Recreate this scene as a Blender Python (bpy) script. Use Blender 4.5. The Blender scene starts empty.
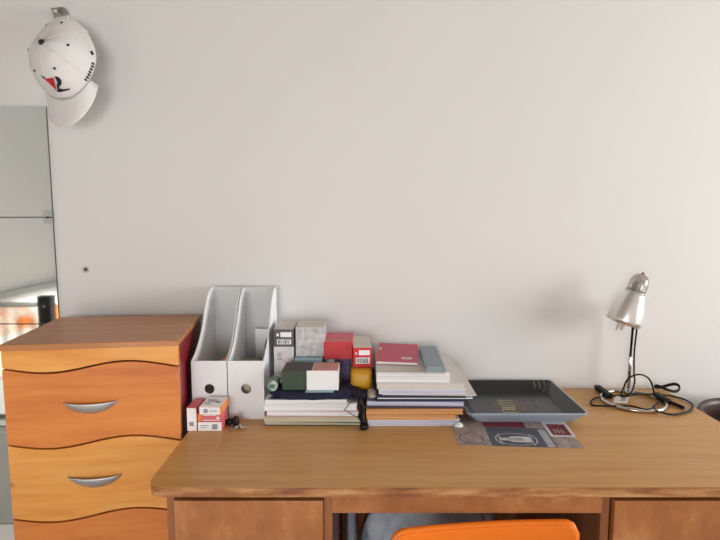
import bpy, bmesh, math, random
from mathutils import Matrix, Vector
random.seed(7)
R = math.radians
scene = bpy.context.scene
C = scene.collection

# ------------------------------------------------------------------ camera
HC = 1.2366          # eye height
PITCH = R(6.22)      # looking slightly down
F = 540.0            # focal length in pixels of the 720x540 frame
cam_d = bpy.data.cameras.new('camera'); cam = bpy.data.objects.new('camera', cam_d); C.objects.link(cam)
cam_d.sensor_width = 36; cam_d.lens = F / 720 * 36; cam_d.clip_start = 0.02
cam.location = (0, 0, HC); cam.rotation_euler = (R(90) - PITCH, 0, 0)
scene.camera = cam

# ------------------------------------------------------------------ world, light, exposure
def lin(c):
    c = c / 255.0
    return c / 12.92 if c <= 0.04045 else ((c + 0.055) / 1.055) ** 2.4
def rgb(r, g, b): return (lin(r), lin(g), lin(b), 1)
w = bpy.data.worlds.new('sky'); scene.world = w; w.use_nodes = True
w.node_tree.nodes['Background'].inputs[0].default_value = (0.75, 0.87, 1.0, 1)
w.node_tree.nodes['Background'].inputs[1].default_value = 1.0
def area(name, loc, rot, sx, sy, power, col):
    d = bpy.data.lights.new(name, 'AREA'); d.shape = 'RECTANGLE'; d.size = sx; d.size_y = sy; d.energy = power; d.color = col
    o = bpy.data.objects.new(name, d); C.objects.link(o); o.location = loc; o.rotation_euler = rot; return o
RW = 2.90            # right wall
area('window_daylight', (RW + 0.10, 0.45, 1.25), (0, R(90), 0), 1.0, 1.2, 86, (1.0, 0.98, 0.955))
rl = area('rear_window_daylight', (-0.45, -1.62, 1.00), (R(87), 0, R(-3)), 1.1, 0.9, 16, (1.0, 0.985, 0.97))
rl.data.spread = R(125)
sd = bpy.data.lights.new('sun', 'SUN'); sd.energy = 14; sd.angle = R(1.0); sd.color = (1.0, 0.95, 0.88)
sun = bpy.data.objects.new('sun', sd); C.objects.link(sun)
sun.rotation_euler = Vector((-4.9, -1.1, -1.24)).to_track_quat('-Z', 'Y').to_euler(); sun.location = (4, -2, 3)
vs = scene.view_settings
vs.view_transform = 'Standard'; vs.look = 'None'; vs.gamma = 1; vs.use_curve_mapping = False; vs.exposure = 0.06

# ------------------------------------------------------------------ measuring helpers
def ray(px, py):
    u, v = px - 360, py - 270
    return Vector((u, F * math.cos(PITCH) - v * math.sin(PITCH), -(v * math.cos(PITCH) + F * math.sin(PITCH))))
def onZ(px, py, z=0.75):
    d = ray(px, py); t = (z - HC) / d.z
    return Vector((d.x * t, d.y * t, z))
def onY(px, py, y):
    d = ray(px, py); t = y / d.y
    return Vector((d.x * t, y, HC + d.z * t))

# ------------------------------------------------------------------ materials
MATS = {}
def new_mat(name):
    m = bpy.data.materials.new(name); m.use_nodes = True; MATS[name] = m
    return m, m.node_tree.nodes, m.node_tree.links, m.node_tree.nodes['Principled BSDF']
def coords(n, l, scale=(1, 1, 1), kind='Object', rot=(0, 0, 0)):
    t = n.new('ShaderNodeTexCoord'); mp = n.new('ShaderNodeMapping')
    mp.inputs['Scale'].default_value = scale; mp.inputs['Rotation'].default_value = rot
    l.new(t.outputs[kind], mp.inputs['Vector']); return mp.outputs['Vector']
def mixc(n, l, fac, a, b):
    x = n.new('ShaderNodeMix'); x.data_type = 'RGBA'
    if isinstance(fac, float): x.inputs[0].default_value = fac
    else: l.new(fac, x.inputs[0])
    for i, v in ((6, a), (7, b)):
        if isinstance(v, tuple): x.inputs[i].default_value = v
        else: l.new(v, x.inputs[i])
    return x.outputs[2]
def ramp(n, l, fac, stops):
    r = n.new('ShaderNodeValToRGB'); l.new(fac, r.inputs[0])
    e = r.color_ramp.elements
    while len(e) < len(stops): e.new(0.5)
    for k, (p, c) in enumerate(stops): e[k].position = p; e[k].color = c
    return r.outputs[0]
def noise(n, l, vec, scale, detail=4, rough=0.5):
    x = n.new('ShaderNodeTexNoise'); x.inputs['Scale'].default_value = scale
    x.inputs['Detail'].default_value = detail; x.inputs['Roughness'].default_value = rough
    l.new(vec, x.inputs['Vector']); return x.outputs['Fac']
def bump(n, l, bs, h, strength, dist=0.01):
    b = n.new('ShaderNodeBump'); b.inputs['Strength'].default_value = strength; b.inputs['Distance'].default_value = dist
    l.new(h, b.inputs['Height']); l.new(b.outputs[0], bs.inputs['Normal'])
def plain(name, col, rough=0.6, metal=0.0, var=0.06, scale=30, bmp=0.0, spec=0.5):
    m, n, l, b = new_mat(name)
    f = noise(n, l, coords(n, l), scale)
    d = tuple(c * (1 - var * 2) for c in col[:3]) + (1,)
    u = tuple(min(1, c * (1 + var)) for c in col[:3]) + (1,)
    l.new(mixc(n, l, f, d, u), b.inputs['Base Color'])
    b.inputs['Roughness'].default_value = rough; b.inputs['Metallic'].default_value = metal
    b.inputs['Specular IOR Level'].default_value = spec
    if bmp: bump(n, l, b, f, bmp)
    return m
def wood(name, stops, grain=(1, 14, 14), rough=0.4, big=3.0, knots=False, spec=0.5, seed=0.0):
    """Grain runs along the axis with the small scale."""
    m, n, l, b = new_mat(name)
    t = n.new('ShaderNodeTexCoord'); mp = n.new('ShaderNodeMapping')
    mp.inputs['Scale'].default_value = grain; mp.inputs['Location'].default_value = (seed, seed * .7, seed * 1.3)
    l.new(t.outputs['Object'], mp.inputs['Vector'])
    dn = noise(n, l, mp.outputs[0], big, 6, 0.6)
    fine = noise(n, l, mp.outputs[0], big * 9, 3, 0.6)
    base = ramp(n, l, dn, stops)
    mm = n.new('ShaderNodeMath'); mm.operation = 'MULTIPLY'; mm.inputs[1].default_value = 0.35; l.new(fine, mm.inputs[0])
    col = mixc(n, l, mm.outputs[0], base, stops[0][1])
    if knots:
        v = n.new('ShaderNodeTexVoronoi'); v.feature = 'F1'; v.inputs['Scale'].default_value = 9.0; v.inputs['Randomness'].default_value = 1
        mp2 = n.new('ShaderNodeMapping'); mp2.inputs['Scale'].default_value = (0.55, 1.0, 1.1); mp2.inputs['Location'].default_value = (seed + .37, seed, .21)
        l.new(t.outputs['Object'], mp2.inputs['Vector']); l.new(mp2.outputs[0], v.inputs['Vector'])
        k = ramp(n, l, v.outputs['Distance'], [(0.0, (1, 1, 1, 1)), (0.035, (0.6, 0.6, 0.6, 1)), (0.09, (0, 0, 0, 1))])
        col = mixc(n, l, k, col, rgb(110, 50, 20))
    l.new(col, b.inputs['Base Color']); b.inputs['Roughness'].default_value = rough; b.inputs['Specular IOR Level'].default_value = spec
    bump(n, l, b, fine, 0.05, 0.002)
    return m
def pages(name, c1, c2, freq=900, rough=0.8):
    m, n, l, b = new_mat(name)
    v = coords(n, l, (3, 3, freq))
    f = noise(n, l, v, 1.0, 2, 0.5)
    l.new(ramp(n, l, f, [(0.38, c2), (0.55, c1)]), b.inputs['Base Color'])
    b.inputs['Roughness'].default_value = rough
    return m
def mottled(name, c1, c2, c3, scale, rough=0.5, p=(0.35, 0.5, 0.65), st=(1, 1, 1)):
    m, n, l, b = new_mat(name)
    f = noise(n, l, coords(n, l, st), scale, 5, 0.65)
    l.new(ramp(n, l, f, [(p[0], c1), (p[1], c2), (p[2], c3)]), b.inputs['Base Color'])
    b.inputs['Roughness'].default_value = rough
    bump(n, l, b, f, 0.1, 0.002)
    return m

M_wall = plain('wall_paint', rgb(223, 220, 218), 0.9, var=0.012, scale=4, bmp=0.03)
M_ceil = plain('ceiling_paint', rgb(160, 148, 138), 0.9, var=0.01)
M_floor = plain('floor_vinyl', rgb(178, 176, 172), 0.45, var=0.05, scale=8)
M_trim = plain('white_trim_paint', rgb(230, 228, 224), 0.5, var=0.01)
M_plastwhite = plain('white_plastic', rgb(232, 232, 230), 0.4, var=0.01)
YEL = [(0.3, rgb(214, 134, 54)), (0.5, rgb(234, 162, 76)), (0.7, rgb(242, 182, 102))]
ORA = [(0.3, rgb(196, 106, 42)), (0.5, rgb(218, 130, 56)), (0.7, rgb(228, 146, 70))]
M_pine_y = [wood('yellow_pine_%d' % k, YEL, (1.2, 10, 12), 0.33, 2.5, True, seed=k * 3.1) for k in range(2)]
M_pine_o = [wood('orange_pine_%d' % k, ORA, (1.2, 10, 12), 0.33, 2.5, True, seed=k * 2.3 + 1) for k in range(2)]
M_chtop = wood('brown_pine_top', [(0.3, rgb(174, 112, 66)), (0.5, rgb(188, 126, 78)), (0.7, rgb(200, 140, 92))], (1.2, 12, 12), 0.34, 2.5, spec=.35)
M_burg = plain('burgundy_lacquer', rgb(128, 26, 36), 0.35, var=0.03)
M_recess = plain('dark_recess', rgb(62, 24, 12), 0.8)
M_alu = plain('brushed_aluminium', rgb(196, 196, 196), 0.42, 0.75, 0.03, 60)
M_chrome = plain('chrome', rgb(200, 198, 194), 0.18, 1.0, 0.01)
M_desktop = wood('desk_laminate', [(0.28, rgb(188, 136, 76)), (0.5, rgb(200, 150, 88)), (0.72, rgb(208, 162, 102))], (1.1, 16, 16), 0.36, 3.2, spec=.35)
M_deskedge = mottled('worn_desk_edge', rgb(126, 72, 36), rgb(166, 108, 60), rgb(196, 146, 94), 22, 0.55, st=(.45, 1, 3))
M_deskfront = mottled('worn_desk_front', rgb(150, 88, 42), rgb(170, 106, 56), rgb(198, 140, 88), 9, 0.5, (0.32, 0.55, 0.74), (1.6, 1, 1))
M_deskdark = wood('desk_frame_wood', [(0.3, rgb(134, 78, 40)), (0.5, rgb(152, 92, 50)), (0.7, rgb(164, 106, 62))], (14, 14, 1.2), 0.5)
M_black = plain('black_plastic', rgb(16, 15, 15), 0.5, var=0.05, spec=.3)
M_blackrub = plain('black_rubber', rgb(12, 11, 11), 0.55, var=0.05, spec=.25)
M_card = plain('white_card', rgb(236, 238, 240), 0.75, var=0.012, scale=12)
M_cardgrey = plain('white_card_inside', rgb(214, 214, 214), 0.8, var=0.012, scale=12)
M_white = plain('white_paper', rgb(242, 242, 243), 0.8, var=0.015)
M_offw = plain('off_white_paper', rgb(214, 206, 196), 0.75, var=0.02)
M_beige = plain('beige_cover', rgb(214, 208, 203), 0.7, var=0.02)
M_pgw = pages('white_page_edges', rgb(244, 244, 246), rgb(208, 210, 216))
M_pgc = pages('cream_page_edges', rgb(206, 200, 172), rgb(158, 150, 124))
M_pgo = pages('orange_folder_edges', rgb(224, 172, 116), rgb(176, 112, 62), 1100)
M_pgl = pages('lavender_page_edges', rgb(206, 208, 226), rgb(160, 166, 196), 700)
M_navy = plain('navy_cover', rgb(38, 44, 78), 0.6, var=0.05)
M_navycloth = plain('navy_cloth', rgb(30, 34, 62), 0.95, var=0.12, scale=60, bmp=0.3)
M_purpbrown = plain('dark_plum_folder', rgb(78, 52, 62), 0.6)
M_green = plain('dark_green_card', rgb(40, 66, 44), 0.5, var=0.03)
M_brownblack = plain('dark_brown_card', rgb(62, 46, 44), 0.5, var=0.05)
M_pinkcard = plain('pale_pink_card', rgb(206, 150, 142), 0.6)
M_red = plain('red_card', rgb(200, 20, 34), 0.42, var=0.02)
M_redpink = plain('rose_card', rgb(206, 74, 92), 0.4, var=0.03)
M_purple = mottled('purple_printed_card', rgb(60, 42, 84), rgb(84, 62, 112), rgb(116, 92, 142), 90, 0.5)
M_yellow = plain('yellow_wrap', rgb(224, 166, 36), 0.4, var=0.08, scale=14, bmp=0.2)
M_blackgrey = plain('charcoal_card', rgb(82, 74, 80), 0.45, var=0.06)
M_ltblue = plain('light_blue_card', rgb(150, 180, 190), 0.5, var=0.04)
M_silver = mottled('silver_marbled_card', rgb(158, 152, 158), rgb(190, 186, 188), rgb(208, 204, 206), 70, 0.35)
M_florals = mottled('pink_floral_card', rgb(206, 204, 202), rgb(216, 206, 204), rgb(196, 134, 124), 45, 0.5, (0.4, 0.55, 0.72))
M_greenplas = mottled('green_white_plastic', rgb(70, 110, 92), rgb(130, 160, 146), rgb(206, 216, 210), 60, 0.3)
M_pink = plain('raspberry_cover', rgb(196, 62, 96), 0.45, var=0.03)
M_bluegrey = plain('blue_grey_box', rgb(132, 150, 162), 0.45, var=0.04)
M_medpink = plain('coral_pink_card', rgb(216, 104, 108), 0.5, var=0.03)
M_medor = plain('orange_card', rgb(232, 140, 60), 0.5)
M_folder = plain('pale_orange_folder', rgb(216, 150, 88), 0.6)
M_print = plain('dark_print', rgb(52, 50, 54), 0.6)
M_greyprint = plain('grey_print', rgb(150, 150, 156), 0.6)
M_tray = plain('dark_grey_tray_enamel', rgb(42, 46, 48), 0.26, var=0.05, scale=10)
M_trayout = plain('pale_blue_grey_enamel', rgb(160, 172, 188), 0.35, var=0.02)
M_trayprint = plain('ochre_tray_print', rgb(164, 152, 118), 0.4)
M_traystripe = plain('grey_tray_stripe', rgb(112, 108, 96), 0.4)
M_trayred = plain('dull_red_tray_print', rgb(108, 80, 78), 0.4)
M_matgrey = plain('slate_print', rgb(70, 74, 88), 0.55, var=0.05)
M_mattan = mottled('taupe_printed_paper', rgb(128, 112, 106), rgb(154, 138, 132), rgb(170, 156, 150), 60, 0.6)
M_matred = plain('dark_red_print', rgb(118, 26, 44), 0.55)
M_matwhite = plain('off_white_print', rgb(206, 204, 206), 0.55)
M_chair = plain('orange_shell_plastic', rgb(232, 114, 8), 0.42, var=0.02)
M_bag = mottled('grey_blue_crumpled_fabric', rgb(166, 180, 200), rgb(200, 210, 224), rgb(222, 230, 238), 10, 0.7)
M_denim = mottled('grey_denim', rgb(150, 164, 186), rgb(182, 194, 212), rgb(200, 210, 224), 12, 0.85)
M_capw = plain('white_cotton_twill', rgb(222, 218, 216), 0.9, var=0.02, scale=90, bmp=0.05)
M_capred = plain('red_embroidery', rgb(196, 30, 40), 0.7)
M_capblack = plain('black_embroidery', rgb(26, 26, 30), 0.8)
M_hook = plain('satin_hook_metal', rgb(170, 164, 156), 0.35, 0.6)
M_shade = plain('silver_lamp_paint', rgb(226, 222, 218), 0.3, 0.75, 0.01)
M_brownrim = plain('brown_leatherette', rgb(66, 40, 32), 0.45, var=0.08)
M_bindark = plain('black_leatherette', rgb(20, 16, 18), 0.5)
M_bulb = plain('frosted_tube_glass', rgb(214, 210, 204), 0.3)
M_chip = mottled('chipped_grey_plaster', rgb(120, 112, 106), rgb(196, 190, 186), rgb(210, 206, 202), 240, 0.9)
M_duvet = mottled('white_orange_bedding', rgb(236, 132, 60), rgb(240, 214, 196), rgb(245, 240, 236), 3.5, 0.9, (0.4, 0.48, 0.56))
M_orange = plain('orange_cushion_fabric', rgb(236, 120, 40), 0.9)
M_bedgrey = plain('grey_board', rgb(176, 180, 178), 0.6)
M_tissue = mottled('crumpled_beige_tissue', rgb(140, 116, 92), rgb(196, 176, 152), rgb(226, 216, 204), 60, 0.8)

def glassy(name, fac, col, rough=0.05):
    m, n, l, b = new_mat(name); out = n['Material Output']
    tr = n.new('ShaderNodeBsdfTransparent'); gl = n.new('ShaderNodeBsdfGlossy'); mx = n.new('ShaderNodeMixShader')
    tr.inputs[0].default_value = col; gl.inputs[1].default_value = rough
    mx.inputs[0].default_value = fac
    l.new(tr.outputs[0], mx.inputs[1]); l.new(gl.outputs[0], mx.inputs[2]); l.new(mx.outputs[0], out.inputs[0])
    return m
M_pane = glassy('window_glass', 0.06, (0.97, 0.98, 0.98, 1))
M_clear = glassy('clear_smoky_plastic', 0.09, (0.86, 0.84, 0.82, 1), 0.3)
M_clip = glassy('clear_clip_plastic', 0.06, (0.95, 0.96, 0.96, 1), 0.2)
M_mirror, _n, _l, _b = new_mat('silvered_mirror_glass')
_l.new(mixc(_n, _l, noise(_n, _l, coords(_n, _l), 3), (0.86, 0.93, 0.92, 1), (0.88, 0.94, 0.93, 1)), _b.inputs['Base Color'])
M_mirredge = plain('dark_mirror_edge', rgb(70, 76, 74), 0.4)
_b.inputs['Metallic'].default_value = 1; _b.inputs['Roughness'].default_value = 0.035

# ------------------------------------------------------------------ mesh helpers
class MB:
    """Collects shapes in world metres; built as ONE mesh object."""
    def __init__(s): s.bm = bmesh.new(); s.smooth = []
    def _take(s, verts, faces, mat=0, M=None, smooth=False):
        vs_ = [s.bm.verts.new((M @ Vector(v)) if M else Vector(v)) for v in verts]
        out = []
        for f in faces:
            try: fc = s.bm.faces.new([vs_[i] for i in f])
            except ValueError: continue
            fc.material_index = mat; fc.smooth = smooth; out.append(fc)
        return out
    def box(s, x0, x1, y0, y1, z0, z1, mat=0, bev=0.0, M=None, seg=2):
        t = bmesh.new()
        v = [t.verts.new((x, y, z)) for x in (x0, x1) for y in (y0, y1) for z in (z0, z1)]
        for f in ((0, 1, 3, 2), (4, 6, 7, 5), (0, 4, 5, 1), (2, 3, 7, 6), (0, 2, 6, 4), (1, 5, 7, 3)):
            t.faces.new([v[i] for i in f])
        if bev: bmesh.ops.bevel(t, geom=t.edges[:], offset=bev, segments=seg, affect='EDGES', profile=0.5)
        t.verts.index_update()
        s._take([x.co.copy() for x in t.verts], [[x.index for x in f.verts] for f in t.faces], mat, M, bool(bev) and bev > .0025)
        t.free(); return s
    def prism(s, pts, d0, d1, axis='Z', mat=0, M=None, bev=0.0):
        """pts 2D polygon; axis Z -> (x,y), Y -> (x,z), X -> (y,z)."""
        def P(p, d): return {'Z': (p[0], p[1], d), 'Y': (p[0], d, p[1]), 'X': (d, p[0], p[1])}[axis]
        t = bmesh.new(); n = len(pts)
        a = [t.verts.new(P(p, d0)) for p in pts]; b = [t.verts.new(P(p, d1)) for p in pts]
        t.faces.new(a); t.faces.new(b)
        for i in range(n): t.faces.new((a[i], a[(i + 1) % n], b[(i + 1) % n], b[i]))
        bmesh.ops.recalc_face_normals(t, faces=t.faces[:])
        if bev: bmesh.ops.bevel(t, geom=[e for e in t.edges if e.calc_face_angle(0) > 0.6], offset=bev, segments=2, affect='EDGES')
        t.verts.index_update()
        s._take([x.co.copy() for x in t.verts], [[x.index for x in f.verts] for f in t.faces], mat, M)
        t.free(); return s
    def tube(s, pts, r, mat=0, n=8, cyc=False, cap=True):
        pts = [Vector(p) for p in pts]; N = len(pts); rings = []
        up = None
        for i, p in enumerate(pts):
            a = pts[(i - 1) % N] if (cyc or i > 0) else p
            b = pts[(i + 1) % N] if (cyc or i < N - 1) else p
            d = (b - a).normalized()
            if up is None: up = d.orthogonal().normalized()
            up = (up - d * up.dot(d)).normalized(); sd_ = d.cross(up)
            rr = r[i] if isinstance(r, (list, tuple)) else r
            rings.append([s.bm.verts.new(p + (up * math.cos(2 * math.pi * k / n) + sd_ * math.sin(2 * math.pi * k / n)) * rr) for k in range(n)])
        for i in range(N if cyc else N - 1):
            A, B = rings[i], rings[(i + 1) % N]
            for k in range(n):
                f = s.bm.faces.new((A[k], A[(k + 1) % n], B[(k + 1) % n], B[k])); f.material_index = mat; f.smooth = True
        if cap and not cyc:
            for A in (rings[0][::-1], rings[-1]):
                f = s.bm.faces.new(A); f.material_index = mat
        return s
    def lathe(s, prof, M=None, mat=0, n=40, a0=0, a1=2 * math.pi):
        full = abs(a1 - a0 - 2 * math.pi) < 1e-6
        verts, faces = [], []; K = n if full else n + 1
        for (r, z) in prof:
            for k in range(K):
                a = a0 + (a1 - a0) * k / n
                verts.append((max(r, 1e-5) * math.cos(a), max(r, 1e-5) * math.sin(a), z))
        for i in range(len(prof) - 1):
            for k in range(n):
                k2 = (k + 1) % K if full else k + 1
                faces.append((i * K + k, i * K + k2, (i + 1) * K + k2, (i + 1) * K + k))
        s._take(verts, faces, mat, M, True); return s
    def quad(s, a, b, c, d, mat=0):
        s._take([a, b, c, d], [(0, 1, 2, 3)], mat); return s
    def grid(s, fn, nu, nv, mat=0, M=None, smooth=True):
        vv = [fn(i / nu, j / nv) for i in range(nu + 1) for j in range(nv + 1)]
        ff = [(i * (nv + 1) + j, (i + 1) * (nv + 1) + j, (i + 1) * (nv + 1) + j + 1, i * (nv + 1) + j + 1) for i in range(nu) for j in range(nv)]
        s._take(vv, ff, mat, M, smooth); return s
    def blob(s, c, rx, ry, rz, seed=0, amp=0.15, freq=3.0, mat=0, e=1.0, nu=28, nv=18, flat=None, rot=None):
        """Crumpled closed lump."""
        from mathutils import noise as N
        c = Vector(c); verts, faces = [], []
        def sg(v): return math.copysign(abs(v) ** e, v)
        for j in range(nv + 1):
            ph = -math.pi / 2 + math.pi * j / nv
            for i in range(nu):
                th = 2 * math.pi * i / nu
                d = Vector((sg(math.cos(th)) * sg(math.cos(ph)), sg(math.sin(th)) * sg(math.cos(ph)), sg(math.sin(ph))))
                k = 1 + amp * (N.noise(d * freq + Vector((seed, seed * 2, 0))) * 1.4 + 0.5 * abs(N.noise(d * freq * 2.3 + Vector((seed, 0, seed)))))
                p = Vector((d.x * rx * k, d.y * ry * k, d.z * rz * k))
                if rot: p = rot @ p
                if flat is not None and p.z + c.z < flat: p.z = flat - c.z
                verts.append(p + c)
        for j in range(nv):
            for i in range(nu):
                faces.append((j * nu + i, j * nu + (i + 1) % nu, (j + 1) * nu + (i + 1) % nu, (j + 1) * nu + i))
        s._take(verts, faces, mat, None, True); return s

WM = {}
def link(name, mb, mats, M_inv=None, weld=True):
    bm = mb.bm
    if weld: bmesh.ops.remove_doubles(bm, verts=bm.verts[:], dist=1e-6)
    bmesh.ops.recalc_face_normals(bm, faces=bm.faces[:])
    if M_inv: bmesh.ops.transform(bm, matrix=M_inv, verts=bm.verts[:])
    me = bpy.data.meshes.new(name); bm.to_mesh(me); bm.free()
    for m in (mats if isinstance(mats, (list, tuple)) else [mats]): me.materials.append(m)
    o = bpy.data.objects.new(name, me); C.objects.link(o); return o
def tag(o, label, cat, group=None):
    o['label'] = label; o['category'] = cat
    if group: o['group'] = group
    return o
def thing(name, label, cat, loc, rz=0, group=None):
    o = bpy.data.objects.new(name, None); C.objects.link(o); o.empty_display_size = 0.03
    o.location = loc; o.rotation_euler = (0, 0, rz)
    WM[o] = Matrix.Translation(Vector(loc)) @ Matrix.Rotation(rz, 4, 'Z')
    return tag(o, label, cat, group)
def part(name, mb, mats, parent, local=False, label=None, bev=0, root=None):
    """parent's frame: world shapes are moved into the thing's frame."""
    rt = root or parent
    o = link(name, mb, mats, None if local else WM[rt].inverted())
    o.parent = parent
    if rt is not parent: pass
    WM[o] = WM[rt]
    if label: o['label'] = label
    return o
def single(name, label, cat, mb, mats, group=None):
    bm = mb.bm
    xs = [v.co.x for v in bm.verts]; ys = [v.co.y for v in bm.verts]; zs = [v.co.z for v in bm.verts]
    c = Vector(((min(xs) + max(xs)) / 2, (min(ys) + max(ys)) / 2, min(zs)))
    o = link(name, mb, mats, Matrix.Translation(-c)); o.location = c
    return tag(o, label, cat, group)
def struct(name, mb, mats, parent=None):
    o = link(name, mb, mats)
    if parent: o.parent = parent
    else: o['kind'] = 'structure'
    return o
def solid(o, t, off=-1):
    m = o.modifiers.new('thickness', 'SOLIDIFY'); m.thickness = t; m.offset = off; return o

# ================================================================== THE ROOM
WY, LW, RY, HZ = 1.45, -2.4, -1.5, 2.55
struct('floor', MB().box(LW - .1, RW + .1, RY - .1, WY + .1, -.1, 0), M_floor)
struct('ceiling', MB().box(LW - .1, RW + .1, RY - .1, WY + .1, HZ, HZ + .1), M_ceil)
struct('wall_back', MB().box(LW - .1, RW + .1, WY, WY + .1, 0, HZ), M_wall)
struct('wall_left', MB().box(LW - .1, LW, RY, WY, 0, HZ), M_wall)
# right wall with window opening  y -1.95..-0.05, z 0.92..2.3
wy0, wy1, wz0, wz1 = -.20, 1.12, 0.70, 2.00
struct('wall_right', MB().box(RW, RW + .1, RY, wy0, 0, HZ).box(RW, RW + .1, wy1, WY, 0, HZ).box(RW, RW + .1, wy0, wy1, 0, wz0).box(RW, RW + .1, wy0, wy1, wz1, HZ), M_wall)
# rear wall with window opening x -1.4..-0.1
rx0, rx1, rz0, rz1 = -1.05, 0.15, 0.50, 1.48
struct('wall_rear', MB().box(LW - .1, rx0, RY - .1, RY, 0, HZ).box(rx1, RW + .1, RY - .1, RY, 0, HZ).box(rx0, rx1, RY - .1, RY, 0, rz0).box(rx0, rx1, RY - .1, RY, rz1, HZ), M_wall)
f = MB(); t = .05
f.box(RW + .03, RW + .08, wy0, wy1, wz0, wz0 + t).box(RW + .03, RW + .08, wy0, wy1, wz1 - t, wz1)
for yy in (wy0, wy1 - t, (wy0 + wy1) / 2 - t / 2): f.box(RW + .03, RW + .08, yy, yy + t, wz0 + t, wz1 - t)
wf = struct('window_1', f, M_trim)
struct('window_pane', MB().box(RW + .05, RW + .055, wy0 + t, wy1 - t, wz0 + t, wz1 - t), M_pane, wf)
struct('window_sill', MB().box(RW - .06, RW + .03, wy0 - .04, wy1 + .04, wz0 - .025, wz0, bev=.004), M_trim, wf)
f = MB()
f.box(rx0, rx1, RY - .08, RY - .03, rz0, rz0 + t).box(rx0, rx1, RY - .08, RY - .03, rz1 - t, rz1)
for xx in (rx0, rx1 - t, (rx0 + rx1) / 2 - t / 2): f.box(xx, xx + t, RY - .08, RY - .03, rz0 + t, rz1 - t)
wf = struct('window_2', f, M_trim)
struct('window_pane', MB().box(rx0 + t, rx1 - t, RY - .055, RY - .05, rz0 + t, rz1 - t), M_pane, wf)
struct('baseboard_back', MB().box(LW, RW, WY - .012, WY, 0, .07, bev=.002), M_trim)

# ================================================================== FURNITURE
# ---- chest of drawers
CH = Vector((-.750, 1.102, 0)); CA = R(7.1); CW, CD, CT = .357, .297, .9592
chest = thing('chest_of_drawers', 'narrow orange pine chest with wavy drawer fronts and burgundy side, left of the desk', 'chest of drawers', CH, CA)
part('top', MB().box(-.003, CW + .003, -.004, CD, CT - .0125, CT, bev=.0015), M_chtop, chest, True, label='brown wooden top')
part('side_panel', MB().box(CW - .018, CW - .0005, .016, CD, 0, CT - .0125), M_burg, chest, True, label='burgundy side panel')
part('side_panel', MB().box(.0005, .018, .016, CD, 0, CT - .0125), M_pine_o[0], chest, True)
part('back_panel', MB().box(.018, CW - .018, CD - .008, CD, 0.02, CT - .0125), M_recess, chest, True)
part('carcass', MB().box(.018, CW - .018, .022, .04, 0.03, CT - .0125), M_recess, chest, True)
def wave(s, z): return z - 0.0105 * math.cos(2 * math.pi * (s - .25) / .9)
NS = 44
def wavy_panel(zb, zt, wb=True, wt=True):
    top = [(CW * i / NS, (wave(i / NS, zt) if wt else zt)) for i in range(NS + 1)]
    bot = [(CW * i / NS, (wave(i / NS, zb) if wb else zb)) for i in range(NS + 1)]
    return top, bot
def wavy_mesh(top, bot, y0, y1):
    mb = MB(); n = len(top)
    v = []
    for y in (y0, y1):
        v += [(p[0], y, p[1]) for p in top] + [(p[0], y, p[1]) for p in bot]
    F_ = []
    for i in range(n - 1):
        F_ += [(i, i + 1, n + i + 1, n + i), (2 * n + i, 3 * n + i, 3 * n + i + 1, 2 * n + i + 1),
               (i, 2 * n + i, 2 * n + i + 1, i + 1), (n + i, n + i + 1, 3 * n + i + 1, 3 * n + i)]
    F_ += [(0, n, 3 * n, 2 * n), (n - 1, 3 * n - 1, 4 * n - 1, 2 * n - 1)]
    mb._take(v, F_); return mb
G = .0022
lines = [.906, .739, .572, .405, .238, .071]
tp, bt = wavy_panel(lines[0] + G, CT - .0125, True, False)
part('front_rail', wavy_mesh(tp, bt, 0, .016), M_pine_y[0], chest, True)
for k in range(5):
    tp, bt = wavy_panel(lines[k + 1] + G, lines[k] - G)
    d = part('drawer', wavy_mesh(tp, bt, 0, .016), (M_pine_o if k % 2 == 0 else M_pine_y)[(k // 2) % 2], chest, True)
    zc = (lines[k] + lines[k + 1]) / 2 - .001
    hx = CW * .485; hw = .056
    h = MB()
    # half-moon shell: straight upper lip, bellied lower edge, bulging out of the drawer front
    def hm(u, v, zc=zc):
        x = hx + (u * 2 - 1) * hw; k_ = max(0.0, 1 - (u * 2 - 1) ** 2)
        zt = zc + .0095 - .003 * k_; zb = zt - .024 * k_ ** .8
        z = zt + (zb - zt) * v
        return (x, -.0008 - .011 * (k_ ** .6) * (1 - v ** 2.2), z)
    h.grid(hm, 26, 8)
    ho = part('handle', h, M_alu, d, True, root=chest, label='silver half-moon handle')
    solid(ho, .0012, 1)
part('plinth', MB().box(0.0, CW, .01, .026, 0, lines[5] - .014), M_pine_o[1], chest, True)

# ---- desk
DX0, DX1, DY0, DY1, DZ = -.381, .835, .911, 1.447, .75
desk = thing('desk', 'long worn light-brown wooden desk with drawers, against the white wall', 'desk', ((DX0 + DX1) / 2, (DY0 + DY1) / 2, 0))
def rounded(x0, x1, y0, y1, r, n=8, rb=.004):
    pts = []
    for (cx, cy, a0, rr) in ((x0 + r, y0 + r, 180, r), (x1 - r, y0 + r, 270, r), (x1 - rb, y1 - rb, 0, rb), (x0 + rb, y1 - rb, 90, rb)):
        for i in range(n + 1):
            a = R(a0 + 90 * i / n); pts.append((cx + rr * math.cos(a), cy + rr * math.sin(a)))
    return pts
part('desktop', MB().prism(rounded(DX0, DX1, DY0, DY1, .028), DZ - .0012, DZ, mat=0), M_desktop, desk)
part('edge_line', MB().prism(rounded(DX0 + .0002, DX1 - .0002, DY0 + .0002, DY1, .028), DZ - .0022, DZ - .0012), M_recess, desk, label='dark line under the laminate')
part('edge_band', MB().prism(rounded(DX0 + .0006, DX1 - .0006, DY0 + .0006, DY1, .028), DZ - .0195, DZ - .0022), M_deskedge, desk, label='worn bare wood edge of the desktop')
FY = .930
for (a, b) in ((-.352, -.338), (-.066, -.051), (.4405, .4555), (.802, .817)):
    part('side_panel', MB().box(a, b, FY + (.002 if a in (-.352, .802) else .004), DY1 - .004, 0, DZ - .0195), M_deskdark, desk)
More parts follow.
